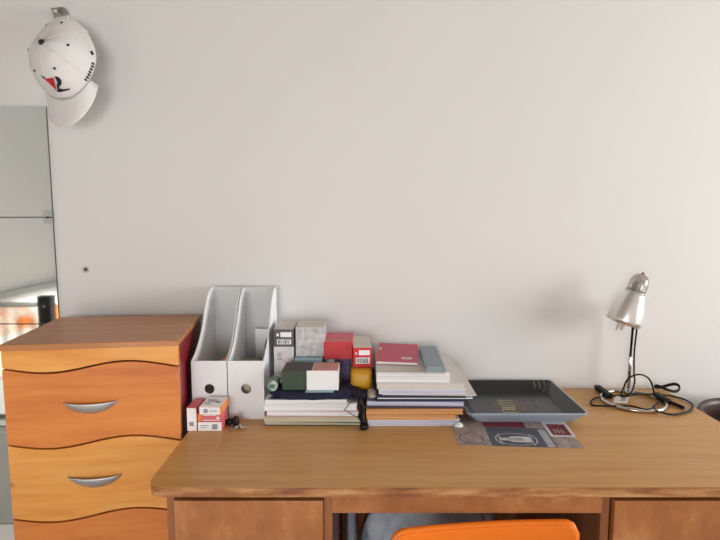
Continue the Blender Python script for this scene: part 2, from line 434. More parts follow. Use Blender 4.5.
part('back_panel', MB().box(-.338, .802, DY1 - .014, DY1 - .004, .18, DZ - .0195), M_deskdark, desk)
part('apron', MB().box(-.051, .4405, FY - .001, FY + .017, .690, DZ - .0195, bev=.001), M_deskfront, desk)
for (a, b) in ((-.337, -.067), (.4605, .801)):
    zt = .7165
    for k, hgt in enumerate((.150, .255, .255)):
        dr = part('drawer', MB().box(a, b, FY - .006, FY + .012, zt - hgt, zt, bev=.0015), M_deskfront, desk)
        kb = MB().lathe([(0, -.020), (.009, -.0195), (.0115, -.014), (.006, -.006), (.005, 0)], Matrix.Translation(((a + b) / 2, FY - .006, zt - hgt + .03)) @ Matrix.Rotation(R(-90), 4, 'X') , n=20)
        part('knob', kb, M_deskdark, dr, root=desk)
        zt -= hgt + .005
    part('drawer_rail', MB().box(a, b, FY + .014, FY + .03, .7, DZ - .0195), M_recess, desk)

# ---- orange chair pushed under the desk
chx, chy = .205, .925
chair = thing('shell_chair', 'orange plastic shell chair pushed in at the front of the desk', 'chair', (chx, chy + .15, 0), R(5.5))
Mch = Matrix.Translation((chx, chy + .15, 0)) @ Matrix.Rotation(R(5), 4, 'Z')
bk = MB()
def backf(u, v):
    s_ = u * 2 - 1
    z = .40 + v * .279
    hw = .167 - .012 * (1 - v) ** 2
    cr = .022                                   # rounded top corners
    x = s_ * hw
    top = .003 * (s_ ** 2)
    e = max(0.0, abs(x) - (hw - cr))
    z2 = z + (top - (cr - math.sqrt(max(0, cr * cr - e * e)))) * max(0, (v - .6) / .4)
    y = -.155 + .028 * (1 - s_ * s_) * 0.5 - .028 * (v) + .06 * (1 - v) ** 3
    return (x, y, z2)
bk.grid(backf, 40, 20)
o = part('backrest', bk, M_chair, chair, True); solid(o, .009, 0)
m = o.modifiers.new('round', 'BEVEL'); m.width = .003; m.segments = 3; m.limit_method = 'ANGLE'; m.angle_limit = R(50)
# rolled rim along the top and sides
rim = [Vector(backf(0, v / 10)) for v in range(3, 10)] + [Vector(backf(u / 40, 1)) for u in range(41)] + [Vector(backf(1, v / 10)) for v in range(9, 2, -1)]
part('rim', MB().tube([p + Vector((0, .004, 0)) for p in rim], .0062, n=10), M_chair, chair, True)
st = MB()
def seatf(u, v):
    s_ = u * 2 - 1
    hw = .16 + .01 * math.sin(v * 3.1)
    y = -.10 + v * .25
    z = .405 - .018 * (1 - s_ * s_) * math.sin(v * 3.1) - (.03 * max(0, v - .85) / .15) ** 1 * 0.4
    return (s_ * hw, y, z)
st.grid(seatf, 20, 20)
o = part('seat', st, M_chair, chair, True); solid(o, .008, 0)
for sx in (-1, 1):
    for sy in (-1, 1):
        part('leg', MB().tube([(sx * .12, .02 + sy * .09, .39), (sx * .135, .02 + sy * .105, .3), (sx * .165, .02 + sy * .13, .004)], .009, n=10), M_chrome, chair, True)

# ---- tall round bin beyond the desk
bn = thing('round_bin', 'tall round black bin with a brown rim, beyond the right end of the desk', 'bin', (.985, 1.272, 0))
part('body', MB().lathe([(0, .02), (.115, .02), (.118, 0), (.122, 0), (.131, .70), (.128, .70), (.122, .10), (0, .10)], Matrix.Translation((.985, 1.272, 0)), n=48), M_bindark, bn)
part('rim', MB().lathe([(.130, .690), (.1385, .694), (.1395, .728), (.135, .738), (.127, .736), (.124, .725), (.126, .690)], Matrix.Translation((.985, 1.272, 0)), n=48), M_brownrim, bn, label='brown rim')
part('glint', MB().box(-.012, .012, -.004, 0, -.004, .004, bev=.001, M=Matrix.Translation((.876, 1.345, .722)) @ Matrix.Rotation(R(135), 4, 'Z')), M_chrome, bn, label='small silver clasp')  # chrome chip added to stand in for a silver glint near the rim

# ---- fabric things stored in the kneehole
b = MB().blob((.177, 1.355, .29), .163, .052, .29, 3, .16, 3.2, e=.62, nu=60, nv=44, flat=0)
single('cloth_bag', 'large crumpled grey-blue fabric bag under the desk behind the orange chair', 'bag', b, M_bag)
b = MB()
b.blob((-.023, 1.335, .275), .014, .06, .285, 8, .12, 3.0, e=.7, nu=30, nv=30, flat=0)
single('rolled_blanket', 'upright grey-blue rolled cloth under the desk beside the left drawers', 'blanket', b, M_denim)

# ================================================================== MIRROR TILES on the back wall
MX = -.8185; TS = .2885
ztop = onY(20, 107, WY).z
k = 0
names = ['topmost square mirror tile on the white wall above the chest', 'second mirror tile from the top, with a clear clip at its upper corner',
         'third mirror tile from the top, reflecting a black upright speaker', 'lowest mirror tile, mostly hidden behind the chest of drawers']
for r_ in range(4):
    zt = ztop - r_ * TS
    for c_ in range(2):
        if c_ == 1: continue
        x1 = MX - c_ * TS
        single('mirror_tile', names[r_], 'mirror', MB().box(x1 - TS + .0008, x1, WY - .0066, WY - .0064, zt - TS + .0030, zt).box(x1 - TS + .0008, x1, WY - .0063, WY - .0003, zt - TS + .0006, zt, 1), [M_mirror, M_mirredge], 'square mirror tiles stacked on the wall')
zz = ztop - TS
cl = MB().box(MX - .024, MX + .002, WY - .0090, WY - .0068, zz - .016, zz + .020)
cl.box(MX + .0005, MX + .003, WY - .0065, WY - .0003, zz - .012, zz + .012)
mc = thing('mirror_clip', 'small clear plastic clip with a dark screw on the mirror edge', 'clip', (MX - .012, WY, zz - .018))
part('clip_plate', cl, M_clip, mc)
part('screw', MB().lathe([(0, 0), (.0035, 0), (.0035, .002), (0, .002)], Matrix.Translation((MX - .0125, WY - .0090, zz + .001)) @ Matrix.Scale(.8, 4) @ Matrix.Rotation(R(90), 4, 'X'), n=14), M_print, mc, label='dark screw')

# what the mirror reflects: a bed along the left wall, a ledge and a small speaker
bed = thing('bed', 'low white daybed with orange and white bedding, seen only in the mirror', 'bed', (-2.1, -.9, 0))
part('bed_frame', MB().box(-2.38, -1.84, -1.45, -.20, .05, .40, bev=.01), M_plastwhite, bed)
part('duvet', MB().blob((-2.11, -.86, .43), .26, .60, .09, 5, .12, 4, e=.45, nu=60, nv=24, flat=.402), M_duvet, bed)
part('headboard', MB().box(-2.38, -1.835, -.20, -.17, .05, .698, bev=.006), M_plastwhite, bed)
part('top_rail', MB().box(-2.39, -1.825, -.21, -.160, .699, .712, bev=.002), M_bedgrey, bed)
th_ = MB().grid(lambda u, v: (-2.375 + .53 * u, -.166 + .004 * math.sin(u * 40) * v, .69 - .42 * v), 60, 14)
o = part('throw', th_, M_duvet, bed, label='white and orange patterned throw over the end board'); solid(o, .004, 0)
single('cushion', 'orange cushion on the daybed, seen only in the mirror', 'cushion', MB().blob((-1.93, -.44, .600), .085, .06, .055, 6, .06, 3, e=.7), M_orange)
struct('trim_1', MB().box(LW, LW + .05, -1.49, .6, .66, .70, bev=.002), M_bedgrey)
vy = 2 * WY - .02
p0 = onY(39.5, 322, vy); p1 = onY(51.5, 296, vy)
sx_, sw = (p0.x + p1.x) / 2, (p1.x - p0.x) / 2
sp = thing('tower_speaker', 'slim black upright tower speaker reflected in the mirror', 'speaker', (sx_, -.005, 0))
part('cabinet', MB().box(sx_ - sw, sx_ + sw, -.03, .02, .012, p1.z, bev=.002), M_black, sp)
part('base', MB().box(sx_ - sw - .02, sx_ + sw + .02, -.045, .035, 0, .0115, bev=.002), M_black, sp)
part('badge', MB().lathe([(0, 0), (.006, 0), (.006, .001), (0, .001)], Matrix.Translation((sx_, .02, p1.z - .055)) @ Matrix.Rotation(R(-90), 4, 'X'), n=14), M_greyprint, sp)

# ================================================================== CAP on its hook
hp = onY(62, 15.5, WY)
hk = thing('wall_hook', 'grey metal hook on the wall holding the white cap', 'hook', (hp.x, WY, hp.z - .02))
part('plate', MB().lathe([(0, 0), (.020, 0), (.020, .004), (.016, .007), (0, .007)], Matrix.Translation((hp.x, WY, hp.z)) @ Matrix.Rotation(R(90), 4, 'X'), n=28), M_hook, hk)
part('peg', MB().tube([(hp.x, WY - .006, hp.z), (hp.x, WY - .022, hp.z - .006), (hp.x, WY - .032, hp.z - .003), (hp.x, WY - .036, hp.z + .006)], [.006, .006, .006, .0075], n=12), M_hook, hk)
u_ = Vector((-.20, -.90, .30)).normalized()
f0 = Vector((.0, -.20, -.95)); f_ = (f0 - u_ * f0.dot(u_)).normalized(); r_v = f_.cross(u_).normalized()
cc = onY(69, 64, WY - .075)
MC = Matrix(((r_v.x, f_.x, u_.x, cc.x), (r_v.y, f_.y, u_.y, cc.y), (r_v.z, f_.z, u_.z, cc.z), (0, 0, 0, 1)))
cap = thing('baseball_cap', 'white baseball cap with a red and black front logo, hanging on the wall hook', 'cap', (cc.x, cc.y, cc.z - .12))
CWD, CLN, CHT = .076, .094, .088
def crown(th, ph):
    c_ = math.cos(ph) ** .82; s_ = math.sin(ph)
    seam = 1 + .006 * abs(math.sin(3 * th))          # six panels meet in shallow seams
    # the back (th = pi) is pulled narrow where it hangs from the hook
    back = max(0.0, -math.cos(th))
    wdt = CWD * (1 - .10 * back - .22 * back ** 3)
    ln = CLN * (1 + .22 * back ** 2)
    return Vector((wdt * math.sin(th) * c_ * seam, ln * math.cos(th) * c_ * seam, CHT * s_ * (1 - .1 * back)))
cr_ = MB()
cr_.grid(lambda a, b_: crown(a * 2 * math.pi, b_ * math.pi / 2 * .995), 60, 22, M=MC)
o = part('crown', cr_, M_capw, cap); solid(o, .0016, -1)
def billf(a, b_):
    th = (a * 2 - 1) * R(58)
    e = crown(th, .02)
    k_ = math.cos((a * 2 - 1) * math.pi / 2) ** .42
    return Vector((e.x * (1 + .08 * b_), e.y + b_ * .068 * k_, -.002 - (e.x ** 2) * 3.2 * b_ - .010 * b_))
o = part('bill', MB().grid(billf, 36, 12, M=MC), M_capw, cap); solid(o, .003, 0)
def on_crown(th, ph, lift=.001):
    p = crown(th, ph); a = crown(th + .01, ph) - p; b_ = crown(th, ph + .01) - p
    n_ = a.cross(b_).normalized()
    if n_.dot(p) < 0: n_ = -n_
    return p + n_ * lift, n_
part('button', MB().lathe([(.0, .006), (.005, .005), (.007, .002), (.007, 0)], MC @ Matrix.Translation((0, 0, CHT - .0008)), n=16), M_capblack, cap, label='black top button')
for kk in range(6):
    p, n_ = on_crown(R(30 + 60 * kk), R(50))
    part('eyelet', MB().lathe([(0, .0015), (.0024, .0012), (.0032, 0)], MC @ Matrix.Translation(p) @ n_.to_track_quat('Z', 'Y').to_matrix().to_4x4(), n=12), M_capblack, cap, label='black eyelet')
# seams as fine stitched ridges
sm = MB()
for kk in range(6):
    sm.tube([MC @ on_crown(R(60 * kk), R(3 + 85 * i / 14), .0006)[0] for i in range(15)], .0007, n=5)
part('seam', sm, M_capw, cap)
def decal(shapes, th0, ph0, sc, rot=0):
    mb = MB()
    for poly, mi in shapes:
        pts = []
        for (x, y) in poly:
            xr = x * math.cos(rot) - y * math.sin(rot); yr = x * math.sin(rot) + y * math.cos(rot)
            p, n_ = on_crown(th0 - xr * sc / CWD / math.cos(ph0), ph0 + yr * sc / CHT, .0016)
            pts.append(MC @ p)
        mb._take(pts, [tuple(range(len(pts)))], mi)
    return mb
red = [(-1.0, 1.25), (-.75, 1.0), (.35, .95), (.05, .3), (-.25, -.45)]
blk = [(.55, 1.0), (.85, .8), (.9, .35), (.65, .02), (.25, -.12), (.15, -.3), (.4, -.55), (.85, -.8), (.8, -.95), (-.1, -.75), (-.35, -.55), (-.1, -.4), (.1, .05), (.45, .4)]
red2 = [(-1.2, 1.4), (-.9, 1.3), (-.6, 1.1), (-.8, 1.0)]
lg = decal([(red, 0), (blk, 1), (red2, 1), ([(.78, -.8), (.95, -.78), (.88, -.98), (.75, -.95)], 0)], R(-10), R(27), .0215, R(0))
o = part('logo', lg, [M_capred, M_capblack], cap, label='red triangle and black curved letter logo'); solid(o, .0008, 1)
sd_ = MB()
for i in range(7):
    th = R(-72 - 3.4 * i * 0) ; 
    a0 = R(-56 - 4.6 * i)
    p, n_ = on_crown(a0 * 1.0, R(3), .0008)
    p2, _ = on_crown(a0 + R(2.8), R(3), .0008); p3, _ = on_crown(a0 + R(2.8), R(8), .0008); p4, _ = on_crown(a0, R(8), .0008)
    sd_._take([MC @ p, MC @ p2, MC @ p3, MC @ p4], [(0, 1, 2, 3)])
o = part('side_lettering', sd_, M_capblack, cap, label='small black lettering along the side'); solid(o, .0008, 1)
dm = MB(); th, ph = R(-97), R(10)
dm._take([MC @ on_crown(th + a, ph + b_, .0008)[0] for a, b_ in ((-R(4), 0), (0, R(4)), (R(4), 0), (0, -R(4)))], [(0, 1, 2, 3)])
o = part('side_emblem', dm, M_capblack, cap, label='small black diamond emblem'); solid(o, .0008, 1)
bp = [MC @ (crown(R(150 + 60 * i / 12), .03) + Vector((0, .002, -.006))) for i in range(13)]
o = part('back_strap', MB().grid(lambda a, b_: MC @ (crown(R(146 + 68 * a), .03) + Vector((0, .001, -.016 * b_))), 14, 2), M_capw, cap); solid(o, .002, 0)

# small marks on the wall
hp = onY(86, 269.5, WY)
m_ = MB().lathe([(0, .0005), (.0035, .002), (.0045, .001), (.0045, 0)], Matrix.Translation((hp.x, WY, hp.z)) @ Matrix.Rotation(R(90), 4, 'X'), n=14)
m_.lathe([(.0045, .0004), (.0085, .0006), (.0090, 0)], Matrix.Translation((hp.x, WY, hp.z)) @ Matrix.Rotation(R(90), 4, 'X'), mat=1, n=18)
single('wall_plug', 'small dark screw hole with chipped paint on the white wall above the chest', 'screw', m_, [M_print, M_chip])

# ================================================================== MAGAZINE FILES
def magazine_file(x0, x1, label):
    y0, y1, zb, hf, hb = 1.226, 1.436, DZ, .140, .285
    t = thing('magazine_file', label, 'magazine file', ((x0 + x1) / 2, (y0 + y1) / 2, DZ), 0, 'white cardboard magazine files by the chest')
    prof = []
    n = 28
    for i in range(n + 1):                       # S curve from the low front to the tall back
        q = i / n; yy = y0 + (y1 - y0 - .012) * q
        K_ = [(0, 0), (.12, .055), (.28, .18), (.46, .40), (.60, .66), (.72, .86), (.84, .975), (1, 1)]
        j = next(j for j in range(len(K_) - 1) if q <= K_[j + 1][0] + 1e-9)
        (qa, va), (qb, vb) = K_[j], K_[j + 1]
        sl = lambda a: 0 if a in (0,) else (0 if a == len(K_) - 1 else (K_[a + 1][1] - K_[a - 1][1]) / (K_[a + 1][0] - K_[a - 1][0]))
        h_ = qb - qa; u = (q - qa) / h_
        val = (2 * u ** 3 - 3 * u ** 2 + 1) * va + (u ** 3 - 2 * u ** 2 + u) * h_ * (sl(j) if j else .4) + (3 * u ** 2 - 2 * u ** 3) * vb + (u ** 3 - u ** 2) * h_ * sl(j + 1)
        prof.append((yy, zb + hf + (hb - hf) * val))
    poly = [(y0, zb)] + prof + [(y1, zb + hb), (y1, zb)]
    th = .0022
    part('side', MB().prism(poly, x0, x0 + th, 'X'), [M_card], t)
    part('side', MB().prism(poly, x1 - th, x1, 'X'), [M_card], t)
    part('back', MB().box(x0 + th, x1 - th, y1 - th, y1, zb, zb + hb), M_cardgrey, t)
    part('bottom', MB().box(x0 + th, x1 - th, y0 + th, y1 - th, zb, zb + th), M_card, t)
    # front with a round finger hole
    cx, cz, rr = (x0 + x1) / 2, zb + .073, .0118
    mb = MB(); N_ = 32
    hole = [(cx + rr * math.cos(2 * math.pi * i / N_), cz + rr * math.sin(2 * math.pi * i / N_)) for i in range(N_)]
    def edge(a):
        ca, sa = math.cos(a), math.sin(a)
        hx_, hz_ = (x1 - x0) / 2 - th, None
        k1 = hx_ / abs(ca) if abs(ca) > 1e-6 else 1e9
        k2 = ((zb + hf - cz) if sa > 0 else (cz - zb)) / abs(sa) if abs(sa) > 1e-6 else 1e9
        k_ = min(k1, k2); return (cx + ca * k_, cz + sa * k_)
    angs = sorted([2 * math.pi * i / N_ for i in range(N_)] + [math.atan2(zb + hf - cz, s * ((x1 - x0) / 2 - th)) % (2 * math.pi) for s in (-1, 1)] + [math.atan2(zb - cz, s * ((x1 - x0) / 2 - th)) % (2 * math.pi) for s in (-1, 1)])
    K = len(angs)
    for yy in (y0, y0 + th):
        H = [(cx + rr * math.cos(a), yy, cz + rr * math.sin(a)) for a in angs]; E = [(edge(a)[0], yy, edge(a)[1]) for a in angs]
        mb._take(H + E, [(i, (i + 1) % K, K + (i + 1) % K, K + i) for i in range(K)])
    Hf = [(cx + rr * math.cos(a), y0, cz + rr * math.sin(a)) for a in angs]; Hb = [(p[0], y0 + th, p[2]) for p in Hf]
    mb._take(Hf + Hb, [(i, K + i, K + (i + 1) % K, (i + 1) % K) for i in range(K)])
    Ef = [(edge(a)[0], y0, edge(a)[1]) for a in angs]; Eb = [(p[0], y0 + th, p[2]) for p in Ef]
    mb._take(Ef + Eb, [(i, (i + 1) % K, K + (i + 1) % K, K + i) for i in range(K)])
    part('front', mb, M_card, t)
    return t
magazine_file(-.3935, -.3110, 'left white cardboard magazine file, directly beside the chest')
magazine_file(-.3085, -.2245, 'right white cardboard magazine file, directly beside the cluster of small boxes')
# a few things inside the right file
c_ = MB().blob((-.2395, 1.392, .880), .010, .012, .024, 4, .3, 4)
single('green_wrapper', 'crumpled dark green wrapper inside the right magazine file', 'wrapper', c_, M_green)
single('envelope', 'pale envelope leaning in the back of the right magazine file', 'envelope', MB().box(-.279, -.2275, 1.412, 1.416, .755, .925), M_white)
single('paper_bundle', 'stack of papers standing low in the right magazine file', 'papers', MB().box(-.302, -.262, 1.25, 1.40, .7525, .850), M_pgc)
single('paper_bundle', 'orange-brown papers standing low in the left magazine file', 'papers', MB().box(-.345, -.320, 1.26, 1.42, .7525, .868), M_medor)

# ================================================================== boxes
def frame_of(x0, y0, rz): return Matrix.Translation((x0, y0, 0)) @ Matrix.Rotation(rz, 4, 'Z')
def barcode(mb, x0, x1, y, z0, z1, mats_white, mats_black, M=None, quiet=.08, hw=.8):
    mb.box(x0, x1, y - .0005, y, z0, z1, mats_white, M=M)
    x = x0 + (x1 - x0) * quiet; rnd = random.Random(int(x0 * 1e5))
    while x < x1 - (x1 - x0) * quiet:
        wd = (x1 - x0) * rnd.choice((.025, .04, .07)); 
        mb.box(x, min(x + wd, x1), y - .0008, y - .0004, z0 + (z1 - z0) * .12, z1 - (z1 - z0) * .12, mats_black, M=M)
        x += wd + (x1 - x0) * rnd.choice((.03, .05))
def carton(name, label, x0, x1, y0, y1, z0, z1, body, front=None, top=None, rz=0, group=None, extra=None, cat='box', bev=.0008):
    """Small carton; x0..y1 measured from its front-left corner frame."""
    M = frame_of(x0, y0, rz); w_, d_ = x1 - x0, y1 - y0
    t = thing(name, label, cat, (x0, y0, z0), rz, group)
    part('carton', MB().box(0, w_, 0, d_, z0, z1, bev=bev, M=M), body, t)
    if front is not None: part('front_panel', MB().box(.0008, w_ - .0008, -.0006, .0004, z0 + .0008, z1 - .0008, M=M), front, t)
    if top is not None: part('top_panel', MB().box(.0008, w_ - .0008, .0004, d_ - .0008, z1 - .0004, z1 + .0004, M=M), top, t)
    if extra: extra(t, M, w_, d_)
    return t
MEDG = 'small medicine cartons in front of the magazine files'
def med_extra(z0, z1, code=True, kind='c'):
    def fn(t, M, w_, d_):
        mb = MB()
        h = z1 - z0
        if kind == 'c':
            mb.box(w_ * .60, w_ * .60 + h * .55, -.0010, -.0004, z0 + h * .2, z0 + h * .75, 0, M=M)
            mb.box(w_ * .12, w_ * .45, -.0010, -.0004, z0 + h * .55, z0 + h * .63, 0, M=M)
            mb.box(w_ * .12, w_ * .38, -.0010, -.0004, z0 + h * .35, z0 + h * .41, 0, M=M)
        if kind == 'v':
            mb.box(w_ * .25, w_ * .7, -.0010, -.0004, z0 + h * .22, z0 + h * .4, 0, M=M)
        if kind == 't':
            mb.box(w_ * .22, w_ * .22 + h * .5, -.0010, -.0004, z0 + h * .25, z0 + h * .75, 0, M=M)
            for q in (.42, .52): mb.box(w_ * .5, w_ * .85, -.0010, -.0004, z0 + h * q, z0 + h * (q + .05), 0, M=M)
            for q, a_, b_ in ((.62, .15, .6), (.5, .2, .78), (.4, .6, .85), (.3, .12, .4)):
                mb.box(w_ * a_, w_ * b_, d_ * q, d_ * (q + .05), z1 + .0002, z1 + .0007, 1, M=M)
        part('printing', mb, [M_greyprint, M_print], t)
    return fn
carton('medicine_box', 'upright narrow medicine box with pink top, against the burgundy chest side', -.3845, -.3625, 1.156, 1.215, DZ, .8035, M_medpink, M_white, None, 0, MEDG, med_extra(DZ, .8035, kind='v'))
carton('medicine_box', 'white-fronted medicine box lying lowest under the pink-fronted one', -.3610, -.3070, 1.156, 1.213, DZ, .7715, M_medpink, M_white, None, 0, MEDG, med_extra(DZ, .7715))
def pinkx(t, M, w_, d_):
    part('orange_corner', MB().box(0.001, .009, -.0012, -.0004, .7725, .7885, 0, M=M), M_medor, t, label='orange corner')
    mb = MB().box(.012, w_ - .012, -.0010, -.0004, .785, .7865, 1, M=M).box(.012, w_ - .004, -.0010, -.0004, .7735, .775, 1, M=M).box(w_ * .8, w_ * .9, -.0010, -.0004, .777, .782, 1, M=M)
    part('printing', mb, [M_medor, M_white], t)
carton('medicine_box', 'pink-fronted medicine box with orange corner, in the middle of the pile', -.3615, -.3080, 1.158, 1.214, .7717, .7892, M_medpink, None, None, R(1), MEDG, pinkx)
carton('medicine_box', 'white medicine box with orange stripe, topmost and turned slightly', -.3555, -.3080, 1.152, 1.218, .7894, .8075, M_medor, M_white, M_white, R(-3), MEDG, med_extra(.7894, .8075, kind='t'))

# keys
kx = onZ(236, 427)
ks = thing('key_bunch', 'small bunch of silver keys with black fobs, before the right magazine file', 'keys', kx)
ring = [(kx.x + .009 * math.cos(a * .5236), kx.y - .006 + .009 * math.sin(a * .5236), DZ + .005 + .003 * math.sin(a * .5236)) for a in range(12)]
part('ring', MB().tube(ring, .0008, cyc=True, n=6), M_chrome, ks)
part('fob', MB().blob((kx.x - .016, kx.y + .012, DZ + .0075), .010, .008, .0075, 2, .25, 3, nu=16, nv=10, flat=DZ + .0005), M_black, ks)
part('fob', MB().blob((kx.x - .001, kx.y + .006, DZ + .0115), .007, .009, .011, 5, .35, 3, nu=16, nv=10, flat=DZ + .0005), M_black, ks)
for kk, (dx, dy, an, dz) in enumerate(((.004, -.004, -20, .002), (.008, 0, -62, .0045), (-.001, -.004, -100, .0032))):
    M = Matrix.Translation((kx.x + dx, kx.y + dy, DZ + dz)) @ Matrix.Rotation(R(an), 4, 'Z')
    mb = MB().lathe([(0, 0), (.0065, 0), (.0065, .0016), (0, .0016)], M, n=16).box(.005, .024, -.002, .002, 0, .0016, M=M)
    for q in range(3): mb.box(.012 + q * .004, .014 + q * .004, -.0038, -.0018, 0, .0016, M=M)
    part('key', mb, M_chrome, ks)

# ================================================================== STACK OF BOOKS AND PAPERS (left)
def book(name, label, pxl, pxr, z0, z1, cover, pg, rz=0, depth=.235, yf=1.186, group=None, cv=.0012, cat='book', bulge=0):
    xl = onY(pxl, 415, yf).x; xr = onY(pxr, 415, yf).x
    cx, cy = (xl + xr) / 2, yf + depth / 2
    M = Matrix.Translation((cx, cy, 0)) @ Matrix.Rotation(rz, 4, 'Z'); w_ = xr - xl
    t = thing(name, label, cat, (cx, cy, z0), rz, group)
    c = MB().box(-w_ / 2, w_ / 2, -depth / 2, depth / 2, z0, z0 + cv, bev=cv * .3, M=M).box(-w_ / 2, w_ / 2, -depth / 2, depth / 2, z1 - cv, z1 - .0001, bev=cv * .3, M=M)
    c.box(-w_ / 2, -w_ / 2 + cv, -depth / 2, depth / 2, z0 + cv, z1 - cv, M=M)
    part('cover', c, cover, t)
    # page block, its front face slightly uneven like real sheets
    rnd = random.Random(int(pxl * 13 + z0 * 9999)); n = max(3, int((z1 - z0) / .0016)); mb = MB()
    for i in range(n):
        a = z0 + cv + (z1 - z0 - 2 * cv) * i / n; b_ = z0 + cv + (z1 - z0 - 2 * cv) * (i + 1) / n
        j = rnd.uniform(0, .0012); k_ = rnd.uniform(0, .002)
        mb.box(-w_ / 2 + cv + .0002, w_ / 2 - .001 - k_, -depth / 2 + .001 + j, depth / 2 - .002, a, b_ - .00008, M=M)
    part('pages', mb, pg, t)
    return t
G1 = 'books and papers stacked beside the magazine files'
book('notebook', 'dark-covered notebook at the very bottom of the left paper stack', 264.5, 361, DZ, .7578, M_print, M_pgc, R(-.5), group=G1, cat='notebook')
book('book', 'beige-edged book, second from the bottom of the left paper stack', 263.5, 364, .758, .7715, M_beige, M_pgc, R(.8), group=G1)
book('magazine_stack', 'white papers under a thin red cover, middle of the left paper stack', 267, 361, .7717, .7848, M_redpink, M_pgw, R(-1.0), group=G1, cv=.0009, cat='magazines')
book('writing_pad', 'thick white writing pad, second from the top of the left paper stack', 263.5, 357, .785, .8020, M_white, M_pgw, R(.4), group=G1, cat='writing pad')
book('writing_pad', 'thin white paper pad topmost of the left stack, under the navy cloth', 264, 346, .8022, .8108, M_white, M_pgw, R(1.3), group=G1, cat='writing pad')
nv = MB().blob((-.108, 1.225, .818), .098, .038, .0125, 11, .16, 3.5, e=.5, nu=60, nv=16, flat=.8112)
for v in nv.bm.verts:
    if v.co.z > .8275: v.co.z = .8275
single('cloth_pouch', 'flat navy cloth pouch on the left paper stack under the small boxes', 'pouch', nv, M_navycloth)
nd = MB().blob((-.001, 1.209, .817), .016, .018, .0065, 17, .25, 3, e=.7, nu=30, nv=14, flat=.8112)
single('folded_scarf', 'small bunched dark cloth below the yellow packet', 'cloth', nd, M_navycloth)
tb = MB()
Mt = Matrix.Translation((-.2005, 1.196, .8385)) @ Matrix.Rotation(R(-90), 4, 'X')
tb.lathe([(.005, 0), (.010, .0), (.0122, .003), (.0118, .05), (.004, .055), (0, .055)], Mt, n=20)
tb.lathe([(.005, 0), (.0048, .03), (0, .03)], Mt, n=20)
single('plastic_roll', 'green and white rolled plastic tube at the left end of the navy pouch', 'roll', tb, M_greenplas)
single('paper_slip', 'pale blue slip sticking out under the white half of the front box', 'paper', MB().box(-.124, -.060, 1.187, 1.262, .8279, .8290), M_ltblue)
# green and white front box
gx0, gx1, gx2 = onY(282, 380, 1.2).x, onY(306.5, 380, 1.2).x, onY(338.5, 380, 1.2).x
def mk_gw():
    t = thing('gift_box', 'low box, left half dark green and right half white, in front of the cartons', 'box', (gx0, 1.2, .829))
    part('green_half', MB().box(gx0, gx1, 1.2, 1.268, .8292, .8735, bev=.0008), M_green, t, label='dark green half')
    part('white_half', MB().box(gx1 + .0004, gx2, 1.198, 1.268, .8292, .8745, bev=.0008), M_white, t, label='white half')
    part('lid_panel', MB().box(gx0 + .001, gx1 + .012, 1.2015, 1.267, .8736, .8752), M_brownblack, t, label='dark brown top')
    part('lid_panel', MB().box(gx1 + .014, gx2 - .001, 1.2015, 1.267, .8746, .8752), M_pinkcard, t, label='pale pink top')
mk_gw()
# barcode boxes at the back left
def bc1(t, M, w_, d_):
    mb = MB(); z0, z1 = .9055, .949
    mb.box(w_ * .32, w_ * .88, -.0014, -.0008, z0 + .024, z0 + .036, 0, M=M)
    mb.box(w_ * .12, w_ * .24, -.0014, -.0008, z0 + .026, z0 + .033, 0, M=M)
    barcode(mb, w_ * .14, w_ * .86, -.0008, z0 + .006, z0 + .018, 0, 1, M)
    part('label', mb, [M_white, M_print], t, label='white barcode label')
def bc2(t, M, w_, d_):
    mb = MB()
    mb.box(w_ * .18, w_ * .40, -.0014, -.0008, .872, .895, 0, M=M)
    for q in range(7): mb.box(w_ * .18, w_ * .40, -.0018, -.0013, .8725 + q * .0032, .874 + q * .0032, 1, M=M)
    part('label', mb, [M_white, M_print], t, label='small sideways barcode')
CG = 'small product cartons piled on the left paper stack'
carton('carton_box', 'white and pink floral carton with sideways barcode, beneath the charcoal barcode box', -.2120, -.1640, 1.300, 1.385, .8112, .9048, M_white, M_florals, None, R(.5), CG, bc2)
carton('carton_box', 'charcoal carton with white barcode label, at the back left of the pile', -.2105, -.1625, 1.300, 1.396, .9052, .949, M_blackgrey, M_blackgrey, M_offw, R(0), CG, bc1)
carton('carton_box', 'light blue carton lying under the silver marbled box', -.1610, -.0920, 1.292, 1.385, .8112, .8785, M_ltblue, M_ltblue, None, R(0), CG)
carton('carton_box', 'silver-grey marbled carton, tallest item in the middle of the pile', -.1590, -.0870, 1.306, 1.385, .8788, .9520, M_silver, M_silver, M_offw, R(.6), CG)
def bcp(t, M, w_, d_):
    mb = MB(); mb.box(w_ * .04, w_ * .34, -.0014, -.0008, .8515, .8725, 0, M=M)
    for q in range(5):
        for q2 in range(3): mb.box(w_ * (.08 + q2 * .08), w_ * (.13 + q2 * .08), -.0018, -.0013, .8535 + q * .0037, .8555 + q * .0037, 1, M=M)
    part('label', mb, [M_white, M_greyprint], t, label='white square label')
carton('carton_box', 'purple printed carton with a white square label, directly beneath the bright red box', -.0835, -.0250, 1.302, 1.385, .8112, .8738, M_purple, None, None, R(0), CG, bcp)
def rtop(t, M, w_, d_):
    mb = MB()
    for q in range(6): mb.box(w_ * (.1 + q * .13), w_ * (.19 + q * .13), .012, .02, .9174, .9179, 0, M=M)
    part('printing', mb, [M_pinkcard], t)
carton('carton_box', 'bright red carton with a rose-pink top, on the purple one', -.0895, -.0190, 1.300, 1.405, .8741, .917, M_red, M_red, M_redpink, R(-.8), CG, rtop)
